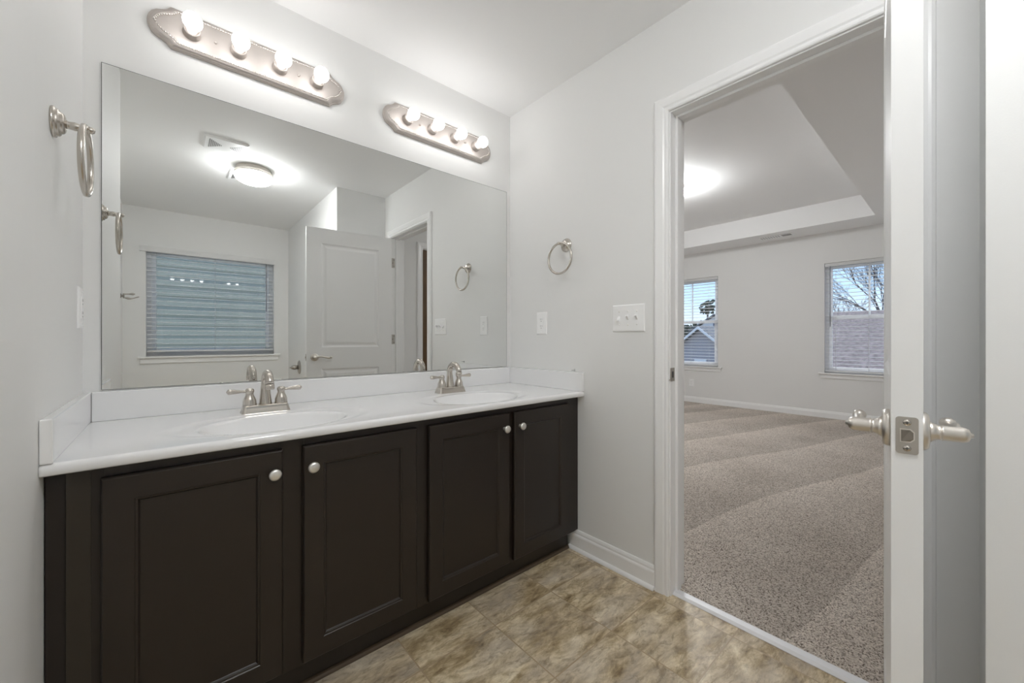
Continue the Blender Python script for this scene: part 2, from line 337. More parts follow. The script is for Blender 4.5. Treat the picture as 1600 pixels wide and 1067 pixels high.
# ------------------------------------------------------------------ baseboards
BASEP = [(0, 0), (0.014, 0), (0.014, 0.070), (0.0125, 0.076), (0.009, 0.080), (0.009, 0.088), (0.0065, 0.096), (0.004, 0.10), (0, 0.10)]
SHOEP = [(0.014, 0), (0.026, 0), (0.0255, 0.006), (0.0225, 0.012), (0.018, 0.0155), (0.014, 0.0165)]
def base(name, p0, p1, nrm, label, shoe=True, z=0.0, sc=1.0):
    p0, p1, nrm = Vector(p0), Vector(p1), Vector(nrm)
    b = MB()
    f = lambda P: (lambda a, c: P + nrm*a + Vector((0, 0, z+c*sc)))
    b.prism(BASEP, f(p0), f(p1))
    if shoe: b.prism(SHOEP, f(p0), f(p1))
    return struct(name, b, M['trim'], label, 'baseboard')
base('baseboard_right', (0, -0.4855, 0), (0, -0.9605, 0), (-1, 0, 0), 'white baseboard with shoe moulding between vanity and doorway')
base('baseboard_far', (XB, YB0, 0), (XB, YB1, 0), (-1, 0, 0), 'white baseboard under the bedroom windows', False, 0.008, 0.95)
base('baseboard_partition', (XP, YP, 0), (0, YP, 0), (0, 1, 0), 'white baseboard on the wall block behind the open door')
base('baseboard_partition_end', (XP, YW, 0), (XP, YP-0.001, 0), (-1, 0, 0), 'white baseboard along the alcove side wall')
base('baseboard_bedroom_right', (DX1+0.07, YB0, 0), (XB-0.02, YB0, 0), (0, 1, 0), 'white baseboard beside the brown bedroom door', False, 0.008, 0.95)

# ------------------------------------------------------------------ door casing and jamb
CASP = [(0.0, 0.009), (0.004, 0.0125), (0.010, 0.0135), (0.014, 0.0105), (0.018, 0.0105), (0.024, 0.0145), (0.048, 0.0175), (0.055, 0.0175), (0.062, 0.013), (0.0635, 0.0)]
def casing_mb(a0, a1, ztop, P, rev=0.005, w=1.0):
    """P(a, z, t): a along wall, t out of it. a0 > a1"""
    b = MB(); rows = []
    for u, t in [(0, 0)] + CASP:
        u *= w
        rows.append([P(a0+rev+u, 0, t), P(a0+rev+u, ztop+rev+u, t), P(a1-rev-u, ztop+rev+u, t), P(a1-rev-u, 0, t)])
    b.quadgrid(rows); return b
struct('trim_1', casing_mb(JA, JB, ZD, lambda a, z, t: (-t, a, z)), M['trim'], 'white moulded casing around the bedroom doorway, bathroom side', 'door casing')
struct('trim_2', casing_mb(JA, JB, ZD, lambda a, z, t: (WT+t, a, z)), M['trim'], 'white moulded casing around the doorway, bedroom side', 'door casing')
b = MB()
b.box((0, JA, 0), (WT, JA+0.018, ZD+0.018)); b.box((0, JB, 0), (WT, JB-0.018, ZD+0.018)); b.box((0, JA, ZD), (WT, JB, ZD+0.018))
b.box((0.040, JA, 0), (0.074, JA-0.011, ZD), 0.002); b.box((0.040, JB, 0), (0.074, JB+0.011, ZD), 0.002); b.box((0.040, JA-0.011, ZD), (0.074, JB+0.011, ZD-0.011), 0.002)
jamb = struct('door_frame', b, M['trim'], 'white jamb and stop lining the bedroom doorway', 'door frame')
# strike plate on the near jamb
zs0 = 0.928
b = MB(); b.box((-0.004, JA, zs0-0.028), (0.030, JA-0.0022, zs0+0.028), 0.001); b.tube([(-0.002, JA-0.001, zs0-0.022), (-0.006, JA+0.004, zs0-0.022)], 0.002)
sp = b.build('strike_plate', M['steel'], jamb); tag(sp, 'satin metal strike plate')
MB().box((0.008, JA-0.002, zs0-0.013), (0.020, JA-0.0028, zs0+0.013)).build('latch_hole', M['slot'], sp)
# threshold strip
b = MB(); b.prism([(0.0, 0), (0.042, 0), (0.042, 0.009), (0.036, 0.012), (0.010, 0.010), (0.0, 0.002)], lambda a, c: (0.016+a, JA-0.0005, c), lambda a, c: (0.016+a, JB+0.0005, c))
struct('trim_3', b, M['strip'], 'shiny metal strip between the tile floor and the carpet', 'threshold')

# brown bedroom door and its casing
b = casing_mb(DX1, DX0, DZ, lambda a, z, t: (a, YB0+t, z))
struct('trim_4', b, M['trim'], 'white casing around the brown bedroom door', 'door casing')
def panel_face(b, w, h, rects, rings, P):
    """flat face w x h with recessed panels; rects (x0,x1,z0,z1); rings [(inset, depth)]; P(x, z, d)"""
    xs = sorted({0, w, *[r[0] for r in rects], *[r[1] for r in rects]}); zs = sorted({0, h, *[r[2] for r in rects], *[r[3] for r in rects]})
    for i in range(len(xs)-1):
        for j in range(len(zs)-1):
            cx, cz = (xs[i]+xs[i+1])/2, (zs[j]+zs[j+1])/2
            if any(r[0] < cx < r[1] and r[2] < cz < r[3] for r in rects): continue
            b.face([P(xs[i], zs[j], 0), P(xs[i+1], zs[j], 0), P(xs[i+1], zs[j+1], 0), P(xs[i], zs[j+1], 0)])
    for x0, x1, z0, z1 in rects:
        rows = [[P(x0+i, z0+i, d), P(x1-i, z0+i, d), P(x1-i, z1-i, d), P(x0+i, z1-i, d)] for i, d in rings]
        b.quadgrid(rows, closed_u=True); b.face(rows[-1])
def panel_slab(b, w, h, t, rects, rings, P):
    panel_face(b, w, h, rects, rings, lambda x, z, d: P(x, z, d)); panel_face(b, w, h, rects, rings, lambda x, z, d: P(x, z, t-d))
    for (xa, za, xb, zb) in ((0, 0, w, 0), (w, 0, w, h), (w, h, 0, h), (0, h, 0, 0)):
        b.face([P(xa, za, 0), P(xb, zb, 0), P(xb, zb, t), P(xa, za, t)])
DRINGS = [(0, 0), (0.010, 0.006), (0.018, 0.0075), (0.026, 0.006), (0.040, 0.0015), (0.046, 0.001)]
d3 = thing('door_2', (DX0+0.004, YB0-0.03, 0.012), 'brown stained panel door beyond the white casing, reflected in the mirror', 'door', kind='structure')
b = MB(); panel_slab(b, DX1-DX0-0.008, DZ-0.016, 0.035, [(0.1, 0.655, 0.20, 0.62), (0.1, 0.655, 0.75, 1.28), (0.1, 0.655, 1.40, 1.90)], DRINGS, lambda x, z, d: (DX0+0.004+x, YB0-0.050-d+0.048-0.01, 0.012+z))
b.build('leaf', M['brown_door'], d3)
b = MB(); b.lathe([(0.0, 0), (0.03, 0), (0.03, 0.008), (0.012, 0.012), (0.012, 0.035), (0.026, 0.045), (0.026, 0.06), (0.0, 0.068)], (DX1-0.07, YB0-0.012, 0.93), (0, 1, 0)); b.build('knob', M['nickel'], d3)

# ------------------------------------------------------------------ the open door
hinge = Vector((-0.010, -1.7165, 0.012)); tip_back = Vector((-0.7165, -1.7945, 0.012))
dv = (tip_back-hinge); LW = dv.length; dv.normalize(); nv = Vector((dv.y, -dv.x, 0)); nv = nv if nv.y > 0 else -nv  # nv: towards the doorway (front)
LT = 0.0355; LH = 2.004
d1 = thing('door_1', hinge, 'white two-panel door standing open beside the doorway', 'door', kind='structure')
P = lambda x, z, d: hinge + dv*x + nv*d + Vector((0, 0, z))
b = MB(); panel_slab(b, LW, LH, LT, [(0.115, LW-0.115, 0.998, 1.878), (0.115, LW-0.115, 0.20, 0.815)], DRINGS, P)
leaf = b.build('leaf', M['leaf'], d1)
zl = 0.926-0.012; xl = LW-0.062
def lever(front):
    s = 1 if front else -1; o = P(xl, zl, LT if front else 0); ax = nv*s
    b = MB(); b.lathe([(0.0, 0), (0.031, 0), (0.0315, 0.003), (0.030, 0.007), (0.027, 0.010), (0.0, 0.011)], o, ax, 32)
    r = b.build('rose', M['nickel_soft'], d1)
    b = MB(); b.lathe([(0.0, 0.008), (0.018, 0.010), (0.0135, 0.016), (0.0118, 0.020), (0.0118, 0.024), (0.0128, 0.0245), (0.0120, 0.026), (0.0120, 0.047), (0.0095, 0.053), (0.004, 0.055), (0.003, 0.058), (0.0, 0.0585)], o, ax, 28)
    b.build('neck', M['nickel_soft'], r)
    b = MB(); c = o + ax*0.040
    pts = []; rad = []
    for i in range(17):
        t = i/16; pts.append(c - dv*(0.004+0.118*t) + ax*(0.004*math.sin(t*PI)) + Vector((0, 0, 0.006*math.sin(t*PI*1.7))))
        rr = 0.0095*(1-0.30*math.sin(t*PI)) if t < 0.9 else 0.0095*(1-(t-0.9)*4)
        rad.append((rr*0.75, rr))
    b.tube(pts, rad, 14); b.build('lever_arm', M['nickel_soft'], r)
    b = MB(); q = pts[-1] + Vector((0, 0, 0.004)) + ax*0.002
    b.sphere(q, 0.011, 14, (1, 1, 0.9)); b.build('lever_scroll', M['nickel_soft'], r)
lever(True); lever(False)
# latch face plate on the door edge
e0 = P(LW, zl, LT/2)
def edgebox(b, a0, a1, z0, z1, x0, x1, bev=0):
    t = MB(); t.box((x0, a0, z0), (x1, a1, z1), bev)
    R = Matrix.Translation(e0) @ Matrix(((dv.x, nv.x, 0, 0), (dv.y, nv.y, 0, 0), (0, 0, 1, 0), (0, 0, 0, 1)))
    b.merge(t.bm, R)
def edgept(x, a, z): return e0 + dv*x + nv*a + Vector((0, 0, z))
b = MB(); pl = []
for cx, cz, a0 in ((0.0085, 0.0245, 0), (-0.0085, 0.0245, 90), (-0.0085, -0.0245, 180), (0.0085, -0.0245, 270)):
    for k in range(6):
        a = math.radians(a0+18*k); pl.append((cx+0.0042*math.cos(a), cz+0.0042*math.sin(a)))
b.prism(pl, lambda a, c: edgept(0.0, a, c), lambda a, c: edgept(0.0018, a, c)); lp = b.build('latch_plate', M['steel'], d1)
tag(lp, 'satin nickel latch face plate on the door edge')
b = MB(); bo = [(-0.008, -0.0105), (0.004, -0.0105), (0.0085, -0.006), (0.0085, 0.006), (0.004, 0.0105), (-0.008, 0.0105)]
b.prism([(-a, c) for a, c in bo], lambda a, c: edgept(0.0018, a, c), lambda a, c: edgept(0.0025, a, c)); b.build('latch_rim', M['nickel_soft'], lp)
b = MB(); b.prism([(-a*0.84, c*0.84) for a, c in bo], lambda a, c: edgept(0.0025, a, c), lambda a, c: edgept(0.007 if a > 0 else 0.003, a, c)); b.build('latch_bolt', M['bolt'], lp)
for s in (1, -1):
    b = MB(); b.lathe([(0, 0.0018), (0.0048, 0.0018), (0.0044, 0.0027), (0, 0.003)], edgept(0, 0, 0.020*s), dv, 16); sc = b.build('screw', M['nickel'], lp)
    b = MB(); b.box((-0.0003, -0.0026, -0.0005), (0.0003, 0.0026, 0.0005)); b.box((-0.0003, -0.0005, -0.0026), (0.0003, 0.0005, 0.0026))
    t = b.bm; b = MB(); b.merge(t, Matrix.Translation(edgept(0.0029, 0, 0.020*s))); b.build('screw_slot', M['slot'], sc)
# hinges: plate on the jamb, knuckle at the pin
for z in (0.30, 1.077, 1.795):
    b = MB(); b.box((0.002, JB, z-0.045), (0.032, JB+0.0022, z+0.045), 0.0008)
    b.tube([(-0.006, JB-0.002, z-0.047), (-0.006, JB-0.002, z+0.047)], 0.0058, 12)
    hg = b.build('hinge', M['steel'], d1); tag(hg, 'satin metal butt hinge')
    for q in (-0.03, 0, 0.03):
        b = MB(); b.lathe([(0, 0.0022), (0.004, 0.0022), (0.0036, 0.003), (0, 0.0032)], (0.018+(0.006 if q else -0.006), JB, z+q), (0, 1, 0), 10); b.build('screw', M['slot'], hg)

# ------------------------------------------------------------------ vanity
van = thing('vanity_cabinet', (-0.9, -0.3, 0), 'dark espresso double vanity cabinet with four shaker doors along the mirror wall', 'vanity')
YF = -0.537
b = MB(); b.box((XL+0.034, -0.004, 0.105), (-0.004, -0.012, 0.7865)); b.box((XL+0.034, -0.012, 0.105), (-0.004, YF+0.018, 0.123))
b.box((XL+0.034, -0.012, 0.123), (XL+0.052, YF+0.018, 0.7865)); b.box((-0.022, -0.012, 0.123), (-0.004, YF+0.018, 0.7865)); b.box((XL+0.052, YF+0.03, 0.123), (-0.022, YF+0.018, 0.7865)); b.build('carcass', M['dark'], van)
b = MB()
for x0, x1 in ((-1.755, -1.695), (-1.343, -1.279), (-0.923, -0.863), (-0.490, -0.449), (-0.104, -0.026)): b.box((x0, YF+0.018, 0.105), (x1, YF, 0.7865), 0.001)
for x0, x1 in ((-1.695, -1.343), (-1.279, -0.923), (-0.863, -0.490), (-0.449, -0.104)):
    b.box((x0, YF+0.018, 0.105), (x1, YF, 0.155)); b.box((x0, YF+0.018, 0.73), (x1, YF, 0.7865))
b.build('face_frame', M['dark'], van)
o = MB().box((XL+0.002, YF+0.02, 0.0), (XL+0.0335, YF+0.012, 0.7865), 0.001).build('filler_strip', M['dark'], van)
o = MB().box((-0.0258, YF+0.02, 0.105), (-0.004, YF+0.003, 0.7865), 0.001).build('filler_strip', M['dark'], van)
o = MB().box((XL+0.0345, YF, 0.105), (XL+0.072, YF-0.0015, 0.7865)).build('veneer_strip', M['dark_panel'], van); tag(o, 'olive-brown veneer strip at the left stile')
MB().box((XL+0.0345, -0.475, 0.0), (-0.0275, -0.485, 0.105)).build('toe_kick', M['kick'], van)
b = MB(); b.prism([(0, 0), (0.012, 0), (0.0115, 0.006), (0.008, 0.012), (0, 0.015)], lambda a, c: (XL+0.036, -0.485-a, c), lambda a, c: (-0.0275, -0.485-a, c)); o = b.build('shoe_strip', M['shoe'], van); tag(o, 'lighter brown shoe strip')
def cab_door(x0, x1, knob_x):
    z0, z1, t = 0.118, 0.760, 0.019; w, h = x1-x0, z1-z0; yf = YF-0.001-t
    Pq = lambda x, z, d: (x0+x, yf+d, z0+z)
    b = MB(); ch = 0.004; fr = 0.056
    # face with chamfered outer edge and stepped panel opening
    rows = [[Pq(i, i, d), Pq(w-i, i, d), Pq(w-i, h-i, d), Pq(i, h-i, d)] for i, d in
            ((0, t), (0, 0.005), (0.002, 0.0018), (ch, 0.0), (fr, 0.0), (fr+0.002, 0.002), (fr+0.006, 0.003), (fr+0.009, 0.0075), (fr+0.010, 0.0085))]
    b.quadgrid(rows, closed_u=True); b.face([Pq(0, 0, t), Pq(w, 0, t), Pq(w, h, t), Pq(0, h, t)])
    d = b.build('door', M['dark'], van)
    i = fr+0.010; b = MB(); b.box(Pq(i-0.003, i-0.003, 0.0085), Pq(w-i+0.003, h-i+0.003, 0.014)); b.build('door_panel', M['dark'], d)
    b = MB(); b.lathe([(0.0, 0), (0.0075, 0), (0.006, 0.004), (0.0055, 0.012), (0.010, 0.016), (0.0155, 0.0195), (0.0162, 0.0225), (0.0145, 0.0262), (0.009, 0.0285), (0.0, 0.0295)], (knob_x, yf, 0.699), (0, -1, 0), 28)
    k = b.build('knob', M['knob'], d); tag(k, 'pale satin nickel mushroom knob')
cab_door(-1.701, -1.337, -1.361); cab_door(-1.285, -0.917, -1.262); cab_door(-0.869, -0.484, -0.514); cab_door(-0.455, -0.098, -0.425)

# countertop
top = thing('countertop', (-0.9, -0.28, ZC-0.026), 'white cultured marble countertop with two moulded oval basins and splashes', 'countertop')
X1, X2, BY = -1.315, -0.523, -0.375
def bowl_h(x, y):
    z = 0.0
    for cx in (X1, X2):
        r2 = math.hypot((x-cx)/0.295, (y-(BY+0.012))/0.180)
        s = min(1, max(0, (1.0-r2)/0.16)); s = s*s*(3-2*s); z = min(z, -0.0035*s)
        r = math.hypot((x-cx)/0.205, (y-BY)/0.148)
        if r < 1.06:
            if r < 1: q = -0.0035-0.112*(1-r**2.0)**0.95
            else: q = 0
            if r < 1: z = min(z, q)
    return z
b = MB(); nx, ny = 298, 98; x0, x1, y0, y1 = XL+0.0005, -0.0005, -DC+0.011, -0.0005
rows = []
for j in range(ny+1):
    y = y0+(y1-y0)*j/ny; rows.append([(x0+(x1-x0)*i/nx, y, ZC+bowl_h(x0+(x1-x0)*i/nx, y)) for i in range(nx+1)])
# rounded front edge
front = []
for k in range(7):
    a = PI/2*k/6; front.append((-DC+0.011-0.011*math.sin(a), ZC-0.011+0.011*math.cos(a)))
front = front[1:] + [(-DC, ZC-0.022), (-DC+0.004, ZC-0.0255), (-DC+0.03, ZC-0.0255)]
for yy, zz in front: rows.insert(0, [(x0+(x1-x0)*i/nx, yy, zz) for i in range(nx+1)])
b.quadgrid(rows, smooth=True)
for xx in (x0, x1): b.face([(xx, -DC+0.03, ZC-0.0255)] + [(xx, yy, zz) for yy, zz in front[::-1]] + [(xx, y0, ZC), (xx, y1, ZC), (xx, y1, ZC-0.0255)])
b.build('slab', M['marble'], top, recalc=True)
MB().box((XL+0.021, -0.021, ZC), (-0.021, -0.0005, ZS), 0.004, 3).build('backsplash', M['marble'], top)
MB().box((XL+0.0005, -DC, ZC), (XL+0.0205, -0.0005, ZS), 0.004, 3).build('side_splash', M['marble'], top)
MB().box((-0.0205, -DC, ZC), (-0.0005, -0.0005, ZS), 0.004, 3).build('side_splash', M['marble'], top)
for cx in (X1, X2):
    b = MB(); b.lathe([(0, 0), (0.0215, 0), (0.022, 0.002), (0.018, 0.004), (0.014, 0.0025), (0, 0.0035)], (cx, BY, ZC-0.1165), (0, 0, 1), 24); o = b.build('drain', M['nickel'], top); tag(o, 'brushed nickel basin drain')

# faucets
fa = thing('faucet', (X1, -0.150, ZC), 'brushed nickel two-handle faucet at the left basin', 'faucet', 'faucets on the vanity top', local=True)
b = MB()
def rr(hx, hy, r, z, n=5):
    out = []
    for cx, cy, a0 in ((hx-r, hy-r, 0), (-hx+r, hy-r, 90), (-hx+r, -hy+r, 180), (hx-r, -hy+r, 270)):
        for k in range(n):
            a = math.radians(a0+90*k/(n-1)); out.append(Vector((cx+r*math.cos(a), cy+r*math.sin(a), z)))
    return out
rows = [rr(0.077, 0.029, 0.010, 0), rr(0.0755, 0.028, 0.010, 0.004), rr(0.0715, 0.0245, 0.009, 0.017), rr(0.0705, 0.0235, 0.009, 0.024), rr(0.067, 0.020, 0.008, 0.027)]
V = b.quadgrid(rows, closed_u=True); b.bm.faces.new(V[0]); b.bm.faces.new(V[-1]); b.build('base_plate', M['nickel'], fa)
for s in (-1, 1):
    hx = 0.0495*s
    b = MB(); b.lathe([(0.0, 0.026), (0.0215, 0.026), (0.0218, 0.029), (0.0205, 0.036), (0.0205, 0.042), (0.0178, 0.051), (0.0135, 0.061), (0.0118, 0.068), (0.0125, 0.071), (0.0142, 0.076), (0.0137, 0.0815), (0.0105, 0.086), (0.0, 0.088)], (hx, 0, 0), (0, 0, 1), 26)
    hb = b.build('handle', M['nickel'], fa)
    b = MB(); pts = []; rad = []
    for i in range(13):
        t = i/12; pts.append(Vector((hx + s*(0.008+0.061*t), -0.008*t, 0.0768+0.003*t)))
        rad.append((0.0050 + 0.0046*max(0, t-0.25)/0.61) if t < 0.86 else 0.0096*math.sqrt(max(0.02, 1-((t-0.86)/0.14)**2)))
    b.tube(pts, rad, 14); b.build('lever', M['nickel'], hb)
b = MB(); pts = []; rad = []
for z, r in ((0.025, 0.0215), (0.030, 0.0205), (0.05, 0.0183), (0.08, 0.0155), (0.096, 0.0138)): pts.append((0, 0.004+0.05*(z-0.025), z)); rad.append(r)
R0, cz = 0.0415, 0.1005
for k in range(1, 15):
    a = PI*(1 - 0.96*k/14) ; pts.append((0, 0.0075 - R0 - R0*math.cos(a), cz + R0*math.sin(a)*0.95)); rad.append(0.0135)
pts = [(p[0], p[1], p[2]) for p in pts]
b.tube(pts, rad, 18)
yo = pts[-1][1]; zo = pts[-1][2]
b.build('spout', M['nickel'], fa)
b = MB(); b.lathe([(0.0, 0), (0.0135, 0), (0.0150, -0.006), (0.0152, -0.016), (0.0140, -0.019), (0.0, -0.018)], (0, yo, zo), (0, 0, 1), 22); b.build('aerator', M['nickel'], fa)
b = MB(); b.tube([(0, 0.022, 0.026), (0, 0.024, 0.098)], 0.0026, 8); b.lathe([(0, 0.096), (0.005, 0.098), (0.006, 0.104), (0.004, 0.110), (0, 0.111)], (0, 0.024, 0), (0, 0, 1), 12); b.build('lift_rod', M['nickel'], fa)
copy_thing(fa, (X2, -0.150, ZC), 0, 'brushed nickel two-handle faucet at the right basin')

# mirror
mr = thing('mirror', (-0.9, 0, 0.9), 'large frameless rectangular mirror on the wall above the vanity', 'mirror')
b = MB(); b.box((-1.7478, -0.0045, 0.9125), (-0.0318, -0.0005, 1.9713)); b.build('backing', M['mirror_edge'], mr)
b = MB(); b.face([(-1.7463, -0.005, 0.9130), (-0.0333, -0.005, 0.9130), (-0.0333, -0.005, 1.9698), (-1.7463, -0.005, 1.9698)])
o = b.build('mirror_glass', M['mirror'], mr, recalc=False)
# small clear peg above the right splash
pg = thing('mirror_clip', (0, -0.51, ZS+0.006), 'tiny pale plastic clip on the wall above the right splash end', 'clip')
b = MB(); b.lathe([(0, 0), (0.0065, 0), (0.0065, 0.002), (0.003, 0.004), (0.0025, 0.022), (0, 0.023)], (0, -0.51, ZS+0.010), (-1, 0, 0), 14); b.build('peg', mat('clear_grey_plastic', (0.50, 0.50, 0.49), 0.3, var=0.05), pg)

# ------------------------------------------------------------------ vanity light bars
vb = thing('vanity_light_bar', (-1.3145, 0, 2.168), 'brushed nickel four-bulb light bar near the left wall', 'vanity light', 'light bars above the mirror', local=True)
HL = 0.325; HH = 0.0715
def bar_outline(k):
    """k shrinks the outline inwards by k metres"""
    hl, hh = HL-k, HH-k; q = []
    right = [(hl-0.062, hh), (hl-0.058, hh-0.004), (hl-0.050, hh-0.013), (hl-0.038, hh-0.020), (hl-0.024, hh-0.026), (hl-0.012, hh-0.036), (hl-0.004, hh-0.050), (hl, 0.0)]
    right = [(a, max(c, 0)) for a, c in right]
    r2 = right[:-1] + [(hl-0.001, max(0, (hh-0.050)*0.5)), (hl, 0)]
    q += r2 + [(a, -c) for a, c in r2[-2::-1]]
    q += [(-a, c) for a, c in [(a, -c) for a, c in r2]] + [(-a, c) for a, c in r2[-2::-1]]
    return q
b = MB(); rows = []
for k, y in ((0, 0), (0, -0.008), (0.003, -0.011), (0.004, -0.015), (0.009, -0.020), (0.014, -0.022), (0.017, -0.0205), (0.022, -0.0215)):
    rows.append([(a, y, c) for a, c in bar_outline(k)])
V = b.quadgrid(rows, closed_u=True); b.bm.faces.new(V[-1]); b.bm.faces.new(V[0]); b.build('back_plate', M['nickel_plate'], vb)
# beaded border
ol = bar_outline(0.0175); seg = []
b = MB(); per = []
for i in range(len(ol)):
    p, q = Vector(ol[i]), Vector(ol[(i+1) % len(ol)]); per.append((p, q, (q-p).length))
tot = sum(x[2] for x in per); n = int(tot/0.0075); acc = 0; i = 0
for k in range(n):
    d = tot*k/n
    while d > acc+per[i][2]: acc += per[i][2]; i += 1
    p = per[i][0].lerp(per[i][1], (d-acc)/max(per[i][2], 1e-9)); b.sphere((p.x, -0.0222, p.y), 0.0028, 8)
o = b.build('bead_border', M['bright_bead'], vb, recalc=False, merge=False); tag(o, 'shiny beaded border')
for x in (-0.138, 0.138):
    b = MB(); b.lathe([(0, 0.021), (0.0045, 0.021), (0.0052, 0.024), (0.004, 0.028), (0, 0.029)], (x, 0, 0), (0, -1, 0), 12); b.build('thumb_screw', M['nickel_plate'], vb)
for x in (-0.207, -0.069, 0.069, 0.207):
    b = MB(); b.lathe([(0, 0.021), (0.0265, 0.021), (0.0255, 0.024), (0.0245, 0.027), (0.0245, 0.046), (0.023, 0.0485), (0.0205, 0.0485), (0.0195, 0.040), (0, 0.040)], (x, 0, 0), (0, -1, 0), 28); so = b.build('socket', M['nickel_plate'], vb)
    b = MB(); b.lathe([(0, 0.040), (0.0150, 0.0405), (0.0155, 0.052), (0.0180, 0.060), (0.0205, 0.064), (0.0, 0.066)], (x, 0, 0), (0, -1, 0), 22); b.build('bulb_neck', M['neck'], so)
    b = MB(); b.sphere((x, -0.0925, 0), 0.0285, 24); b.build('bulb', M['bulb'], so)
copy_thing(vb, (-0.4855, 0, 2.162), 0, 'brushed nickel four-bulb light bar near the right corner')

# ------------------------------------------------------------------ towel rings
tr = thing('towel_ring', (XL, -0.440, 1.583), 'brushed nickel towel ring on the left wall', 'towel ring', 'towel rings by the vanity', local=True)
b = MB(); b.lathe([(0, 0), (0.0345, 0), (0.0355, 0.003), (0.034, 0.006), (0.0305, 0.0075), (0.0305, 0.010), (0.0285, 0.0125), (0.024, 0.0145), (0.0235, 0.017), (0.0205, 0.020), (0.015, 0.022), (0.0, 0.023)], (0, 0, 0), (1, 0, 0), 36); b.build('rose', M['nickel'], tr)
b = MB(); b.lathe([(0, 0.021), (0.0105, 0.021), (0.0085, 0.026), (0.0090, 0.031), (0.0098, 0.036), (0.0082, 0.044), (0.0062, 0.051), (0.0066, 0.055), (0.0082, 0.059), (0.0082, 0.064), (0.0055, 0.0685), (0, 0.070)], (0, 0, 0), (1, 0, 0), 24); b.build('post', M['nickel'], tr)
b = MB(); R1 = 0.0785
b.tube([(0.054, R1*math.sin(2*PI*k/64), -0.0765 + R1*math.cos(2*PI*k/64)) for k in range(64)], 0.0062, 14, closed=True); b.build('ring', M['nickel'], tr)
copy_thing(tr, (0, -0.455, 1.572), PI, 'brushed nickel towel ring on the right wall above the outlet')

# ------------------------------------------------------------------ plates on walls
def plate(P, w, h, t=0.006):
    b = MB(); rows = []
    for i, d in ((0, 0), (0, 0.002), (0.002, 0.0045), (0.005, t)):
        rows.append([P(-w/2+i, -h/2+i, d), P(w/2-i, -h/2+i, d), P(w/2-i, h/2-i, d), P(-w/2+i, h/2-i, d)])
    b.quadgrid(rows, closed_u=True); b.face(rows[-1]); return b
def pbox(b, P, a0, a1, c0, c1, d0, d1, bev=0.0):
    p, q = P(a0, c0, d0), P(a1, c1, d1); b.box(p, q, bev)
def outlet(name, org, P, label, w=0.078, h=0.125):
    o = thing(name, org, label, 'outlet', 'wall outlets'); plate(P, w, h).build('cover_plate', M['plastic'], o)
    b = MB(); pbox(b, P, -0.0165, 0.0165, -0.0335, 0.0335, 0.005, 0.0078, 0.001); r = b.build('receptacle', M['plastic'], o)
    for s in (-1, 1):
        b = MB(); cz = 0.019*s
        pbox(b, P, -0.0075, -0.0052, cz-0.001, cz+0.008, 0.0075, 0.0081); pbox(b, P, 0.0052, 0.0075, cz, cz+0.007, 0.0075, 0.0081); pbox(b, P, -0.0025, 0.0025, cz-0.010, cz-0.006, 0.0075, 0.0081)
        b.build('socket_holes', M['greyslot'], r)
    for s in (-1, 1):
        b = MB(); b.lathe([(0, 0.0055), (0.003, 0.006), (0.0025, 0.0072), (0, 0.0075)], P(0, 0.048*s, 0), Vector(P(0, 0, 1))-Vector(P(0, 0, 0)), 10); b.build('screw', M['plastic'], o)
    return o
outlet('wall_outlet', (0, -0.275, 1.166), lambda a, c, d: Vector((-d, -0.275-a, 1.166+c)), 'white duplex outlet on the right wall below the towel ring')
outlet('wall_outlet', (XL, -0.068, 1.172), lambda a, c, d: Vector((XL+d, -0.068+a, 1.172+c)), 'white outlet on the left wall close to the mirror corner')
outlet('wall_outlet', (XB, 1.235, 0.335), lambda a, c, d: Vector((XB-d, 1.235-a, 0.335+c)), 'white outlet low on the bedroom wall under the window')
sp0 = Vector((0, -0.827, 1.173))
sw = thing('switch_plate', sp0, 'white triple toggle switch plate between towel ring and doorway', 'light switch')
Ps = lambda a, c, d: Vector((-d, sp0.y-a, sp0.z+c))
plate(Ps, 0.166, 0.124).build('cover_plate', M['plastic'], sw)
for i, up in ((-1, False), (0, True), (1, True)):
    cx = 0.046*i
    b = MB(); s = 1 if up else -1
    b.prism([(-0.011, 0.005), (0.011, 0.005), (0.004+0.010*s, 0.018), (-0.002+0.010*s, 0.0195), (-0.007+0.006*s, 0.012)], lambda a, d: Ps(cx-0.0048, a, d), lambda a, d: Ps(cx+0.0048, a, d))
    b.build('toggle', M['plastic'], sw)
    for s2 in (-1, 1):
        b = MB(); b.lathe([(0, 0.0055), (0.0032, 0.006), (0.0028, 0.0072), (0, 0.0075)], Ps(cx, 0.030*s2, 0), (-1, 0, 0), 10); b.build('screw', M['knob'], sw)

